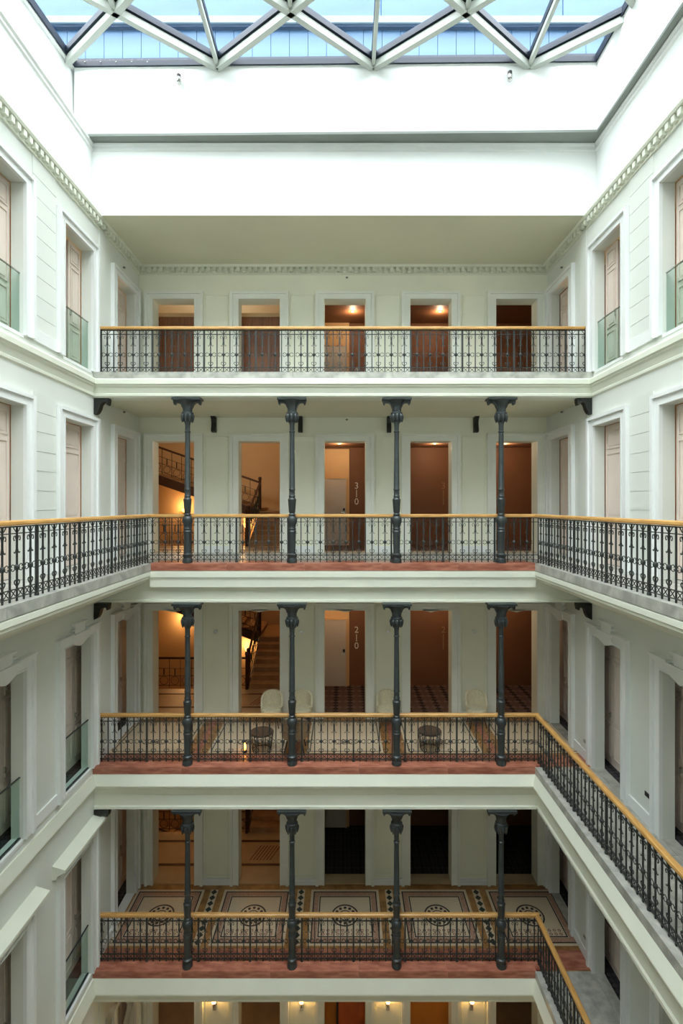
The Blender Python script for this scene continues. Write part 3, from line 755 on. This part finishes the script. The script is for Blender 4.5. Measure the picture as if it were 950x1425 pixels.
for i in (1, 2, 3, 4):
    dn_ += 1
    z = FL[i]
    d = sempty('door_%d' % dn_, 'pale bedroom door with steel handle behind the middle doorway of the %s storey' % LV[i], 'door')
    M().box(-.62, .19, 15.14, 15.2, z, z+2.9).build('door_surround', peach_wall, d)
    lf = M().box(-.60, .09, 15.09, 15.14, z+.01, z+2.0).build('door_leaf', room_door_paint, d)
    M().box(-.66, -.6, 15.07, 15.14, z, z+2.04).box(.09, .12, 15.07, 15.14, z, z+2.04).box(-.6, .09, 15.07, 15.14, z+2.0, z+2.04).build('door_frame', peach_wall, d)
    M().box(.0, .06, 15.05, 15.09, z+1.04, z+1.12).build('lock_plate', black_metal, lf)
    M().box(-.06, .05, 15.03, 15.055, z+.98, z+1.0).box(.02, .05, 15.04, 15.09, z+.95, z+1.02).build('door_handle', chrome, lf)
# walnut doors behind the fourth storey doorways
for k, u in ((0, -4.31), (1, -2.13)):
    dn_ += 1
    d = sempty('door_%d' % dn_, 'plain walnut door set back in the fourth storey doorway, %s from the left' % ('first' if k == 0 else 'second'), 'door')
    z = FL[4]
    M().box(u-.9, u+.9, 13.45, 13.5, z, z+2.26).build('door_leaf', wood_door, d)
    M().box(u-.9, u+.9, 13.43, 13.5, z+2.26, z+2.36).build('door_head', tan_wall, d)
for k, u in ((3, 2.24), (4, 4.42)):
    dn_ += 1
    d = sempty('door_%d' % dn_, 'walnut wall panel behind the fourth storey doorway, %s from the left' % ('fourth' if k == 3 else 'fifth'), 'door')
    M().box(u-.9, u+.82, 15.1, 15.17, FL[4], FL[4]+2.0).build('door_leaf', wood_door, d)
# recessed downlights
for i, x in ((4, .28), (4, 2.75), (3, 2.6), (2, 2.6), (3, 4.6), (2, 4.6), (3, -.1), (2, -.1)):
    zc_ = FL[i]+(2.95 if i < 4 else 2.72)
    t = thing('downlight', 'recessed downlight glowing in the %s storey hall ceiling behind the %s doorway' % (LV[i], {.28: 'middle', 2.75: 'fourth', 2.6: 'fourth', 4.6: 'fifth', -.1: 'middle'}[x]), 'lamp', (x, 14.25, zc_))
    o = M(); ring(o, 0, 0, .045, .06, -.012, 0, 16); o.build('trim_ring', chrome, t)
    M().lathe([(-.006, .045), (0, .045)], n=16).build('lens', dl_emit, t)
    ld = bpy.data.lights.new('downlight_lamp', 'POINT'); ld.energy = 13; ld.color = (1, .74, .48); ld.shadow_soft_size = .05
    lo = bpy.data.objects.new('downlight_lamp', ld); C.objects.link(lo); lo.parent = t; lo.location = (0, 0, -.12)
# corridor wall lamps (the warm gaps beside the leaves)
for i in (4, 3):
    for s in (-1, 1):
        t = thing('corridor_lamp', 'warm lamp on the %s corridor wall of the %s storey' % ('left' if s < 0 else 'right', LV[i]), 'lamp', (s*6.85, 11.6, FL[i]+2.0))
        M().lathe([(-.08, .04), (0, .06), (.1, .05)], n=10).build('shade', glow, t, True).location = (-s*.08, 0, 0)
        M().box(-.02, .02, -.04, .04, -.1, .1).build('back_plate', chrome, t)
        ld = bpy.data.lights.new('corridor_light', 'POINT'); ld.energy = 20; ld.color = (1, .6, .3); ld.shadow_soft_size = .1
        lo = bpy.data.objects.new('corridor_light', ld); C.objects.link(lo); lo.parent = t; lo.location = (-s*.25, 0, 0)

# ------------------------------------------------------------------ chairs, tables on the second storey
def make_chair(name, label, shellm, group=None, legs='wood'):
    t = thing(name, label, 'chair', group=group)
    vs = []; fs = []; n = 18; rows = 7
    # wrap-around back shell: higher at the rear
    for side in (0, 1):
        for r in range(rows):
            for k in range(n+1):
                a = math.radians(-28)+math.radians(236)*k/n; rear = max(0, math.sin(a))
                top = .50+.33*rear**.42; z = .34+(top-.34)*r/(rows-1)
                rad = .29+.03*(z-.34)/.4-(.055 if side else 0); sx = 1.0
                vs.append((rad*math.cos(a)*sx, rad*math.sin(a)*.95+.02, z+(-.0 if side else 0)))
    R = rows*(n+1)
    for r in range(rows-1):
        for k in range(n):
            i0 = r*(n+1)+k; fs.append([i0, i0+1, i0+n+2, i0+n+1]); fs.append([R+i0, R+i0+n+1, R+i0+n+2, R+i0+1])
    for k in range(n):
        i0 = (rows-1)*(n+1)+k; fs.append([i0, i0+1, R+i0+1, R+i0]); fs.append([k, R+k, R+k+1, k+1])
    for r in range(rows-1):
        for e in (0, n): i0 = r*(n+1)+e; fs.append([i0, i0+n+1, R+i0+n+1, R+i0])
    M().add(vs, fs).build('backrest', shellm, t, True)
    M().lathe([(.3, .2), (.33, .27), (.37, .285), (.42, .285), (.46, .26), (.475, .15), (.478, .01)], n=20).build('seat', shellm, t, True)
    for sx in (-1, 1):
        for sy in (-1, 1):
            M().tube([(sx*.15, sy*.15, .33), (sx*.22, sy*.22, 0)], .014, 6).build('leg', dark_wood if legs == 'wood' else black_metal, t)
    return t
ch = make_chair('tub_chair', '', cream_cloth, 'cream tub chairs on the second storey gallery')
for k, (x, lab) in enumerate(((-1.76, 'cream upholstered tub chair just left of the second column'), (-1.02, 'cream upholstered tub chair half hidden right behind the second column'),
                              (1.10, 'cream upholstered tub chair half hidden behind the third column'), (3.30, 'cream upholstered tub chair to the left of the rightmost column'))):
    o = ch if k == 0 else copy_tree(ch); o.location = (x, 12.42, FL[2]+.004); o['label'] = lab+', second storey'; o.scale = (.9, .86, .96)
ch2 = make_chair('lounge_chair', 'tan lounge chair with black splayed metal legs behind the second column, second storey', tan_cloth, None, 'metal')
ch2.location = (-1.06, 11.15, FL[2]+.004); ch2.rotation_euler.z = PI
def basket_table(label, loc, r=.26):
    t = thing('wire_table', label, 'table', loc, group='round wire basket tables on the second storey')
    mb = M()
    for z, q in ((.02, .78), (.22, .9), (.40, 1.0)):
        mb.tube([(r*q*math.cos(2*PI*k/20), r*q*math.sin(2*PI*k/20), z) for k in range(20)], .007, 4, True)
    mb.build('hoop', black_metal, t)
    wm = M().tube([(r*.78, 0, .02), (r*.9, 0, .22), (r, 0, .42)], .006).mesh('wire', black_metal)
    for k in range(18): put('wire', wm, t, rz=2*PI*k/18)
    M().lathe([(.405, r*.96), (.42, r*.98), (.43, r*.96)], n=24).build('table_top', smoked, t, True)
    return t
basket_table('round wire basket table with smoked top left of the second column', (-1.80, 11.15, FL[2]+.004))
basket_table('round wire basket table with smoked top right of the third column', (1.93, 11.2, FL[2]+.004))
t = thing('candle_lantern', 'small glowing glass candle lantern beside the left wire table, second storey', 'candle', (-2.16, 11.08, FL[2]+.004))
M().lathe([(0, .05), (.02, .05), (.05, .03)], n=10).build('base', black_metal, t)
M().lathe([(.05, .022), (.14, .024), (.2, .006)], n=10).build('flame', flame, t, True)
M().tube([(0.055, 0, .02), (.055, 0, .25), (-.055, 0, .25), (-.055, 0, .02)], .005).build('handle', black_metal, t)

# small wall fixtures: spots on the gallery piers, sockets on right wall
for i, z in ((2, H-3.22), ):
    for k, x in enumerate((-3.24, -1.05, 1.14, 3.33)):
        o = M().lathe([(0, .02), (.03, .04), (.06, .03), (.07, .05), (.085, .05)], n=10).build('wall_spot', chrome); o.location = (x, YB-.0, z); o.rotation_euler = (PI/2, 0, 0)
        tag(o, 'tiny steel wall light on the second storey gallery pier, %s' % NM[k], 'lamp', 'tiny wall lights on the second storey piers')
for i, u, z in ((2, 8.55, .5), (2, 10.75, .38), (1, 10.75, .42)):
    t = thing('air_grille', 'small grey grille low on the right wall, %s storey, %s' % (LV[i], 'nearer one' if u < 9 else 'beside the gallery corner'), 'vent', (XW-.005, u, FL[i]+z))
    M().box(-.012, 0, -.1, .1, -.04, .04).build('frame', chrome, t)
    m_ = M()
    for k in range(4): m_.box(-.018, -.010, -.085, .085, -.03+k*.018, -.022+k*.018)
    m_.build('slats', black_metal, t)
for k, (x, y, z) in enumerate(((-5.17, 11.9, 5.62), (5.17, 11.9, 5.62), (.1, YB-.03, 5.8), (.1, YB-.03, 2.18), (-5.17, 11.9, 2.2), (5.17, 11.9, 2.2))):
    o = M().lathe([(-.02, .01), (-.01, .03), (.015, .03), (.02, .02)], n=10).build('smoke_sensor', soffit_paint, None, True); o.location = (x, y, H+z)
    tag(o, 'tiny round grey sensor near the %s of the %s storey gallery' % ('left corner' if x < -1 else 'right corner' if x > 1 else 'middle', 'fourth' if z > 4 else 'third'), 'sensor')

# ------------------------------------------------------------------ ground floor lobby
for k, x in enumerate((-3.27, -1.05, 1.14, 3.27)):
    t = thing('lobby_sconce', 'glowing candle style wall sconce on the ground floor pier, %s of four' % NM[k], 'lamp', (x, YB-.1, H-12.64), group='lobby wall sconces')
    M().box(-.04, .04, .03, .1, -.2, .0).build('back_plate', chrome, t)
    M().lathe([(0, .012), (.03, .045), (.08, .06), (.14, .035), (.2, .008)], n=12).build('bulb', bulb, t, True)
    M().tube([(0, .06, -.12), (0, 0, -.1), (0, 0, .0)], .012).build('arm', dark_wood, t)
    ld = bpy.data.lights.new('sconce_light', 'POINT'); ld.energy = 1.6; ld.color = (1, .62, .3); ld.shadow_soft_size = .05
    lo = bpy.data.objects.new('sconce_light', ld); C.objects.link(lo); lo.parent = t; lo.location = (0, -.12, .1)
dn_ += 1
d = sempty('door_%d' % dn_, 'glowing copper panelled door in the middle ground floor doorway', 'door')
M().box(-.55, .6, 13.6, 13.66, 0, 3.1).build('side_wall', lobby_orange, d)
M().box(-.12, .58, 13.5, 13.6, 0, 2.95).build('door_leaf', lobby_door, d)
M().box(-.18, -.12, 13.45, 13.6, 0, 3.0).build('door_frame', dark_wood, d)
t = thing('lobby_sign', 'orange sign with round crest and pale letters in the fourth ground floor doorway', 'sign', (2.24, 13.5, 0))
M().box(-.6, .6, 0, .06, 0, 3.1).build('board', lobby_orange, t)
mb = M()
o = M().lathe([(0, .11), (.015, .12), (.03, .09), (.04, .04)], n=20).build('crest', dark_wood, t); o.location = (-.04, 0, 1.63); o.rotation_euler = (PI/2, 0, 0)
mb = M()
for k in range(9): mb.box(-.25+k*.055, -.21+k*.055, -.012, 0, 1.30, 1.36)
for k in range(4): mb.box(-.04+k*.055, -.0+k*.055, -.012, 0, 1.38, 1.46)
mb.build('lettering', sign_white, t)
for x, y, z, e in ((0, 14.6, 2.6, 9), (2.3, 12.95, 2.9, 4), (-2.1, 14.0, 2.8, 3)):
    t = thing('lobby_pendant', 'warm pendant lamp in the ground floor rooms behind the %s doorway' % ('middle' if x == 0 else 'fourth' if x > 0 else 'second'), 'lamp', (x, y, z))
    M().lathe([(0, .06), (.1, .05), (.14, .02)], n=12).build('shade', glow, t, True)
    M().tube([(0, 0, .14), (0, 0, .9)], .006).build('cord', black_metal, t)
    ld = bpy.data.lights.new('lamp_light', 'POINT'); ld.energy = e; ld.color = (1, .62, .3); ld.shadow_soft_size = .06
    lo = bpy.data.objects.new('lamp_light', ld); C.objects.link(lo); lo.parent = t; lo.location = (0, -.1, -.1)
# polished metal sculptures hanging at the lower left
def ribbon(label, pts, w, loc, m):
    t = thing('metal_sculpture', label, 'sculpture', loc)
    vs = []; fs = []
    for i, (x, y, z, a) in enumerate(pts):
        dx, dy = math.cos(a)*w, math.sin(a)*w
        vs += [(x-dx, y-dy, z), (x+dx, y+dy, z+.03), (x+dx, y+dy+.02, z+.03), (x-dx, y-dy+.02, z)]
    for i in range(len(pts)-1):
        for k in range(4): fs.append([i*4+k, i*4+(k+1) % 4, (i+1)*4+(k+1) % 4, (i+1)*4+k])
    fs += [[0, 1, 2, 3], [(len(pts)-1)*4+k for k in (3, 2, 1, 0)]]
    M().add(vs, fs).build('ribbon', m, t, True)
    M().tube([(pts[0][0], pts[0][1], pts[0][2]), (pts[0][0], pts[0][1], pts[0][2]+.35)], .004).build('hanging_wire', black_metal, t)
ribbon('curled polished metal ribbon hanging in the ground floor gallery, right one', [(.25, 0, .5, .2), (.3, .02, .42, .6), (.22, .05, .34, 1.2), (.1, 0, .3, .4), (0, -.03, .1, .1), (-.1, 0, -.2, -.2), (-.16, 0, -.5, 0), (-.2, 0, -.9, .3)], .06, (-4.72, 11.3, H-11.2), chrome)
ribbon('curled polished metal ribbon hanging in the ground floor gallery, left one', [(.1, 0, .4, .2), (.15, .02, .3, .8), (.05, .05, .15, 1.4), (0, 0, 0, .4), (-.12, -.03, -.3, .1), (-.16, 0, -.7, -.2)], .07, (-5.0, 11.0, H-10.95), chrome)
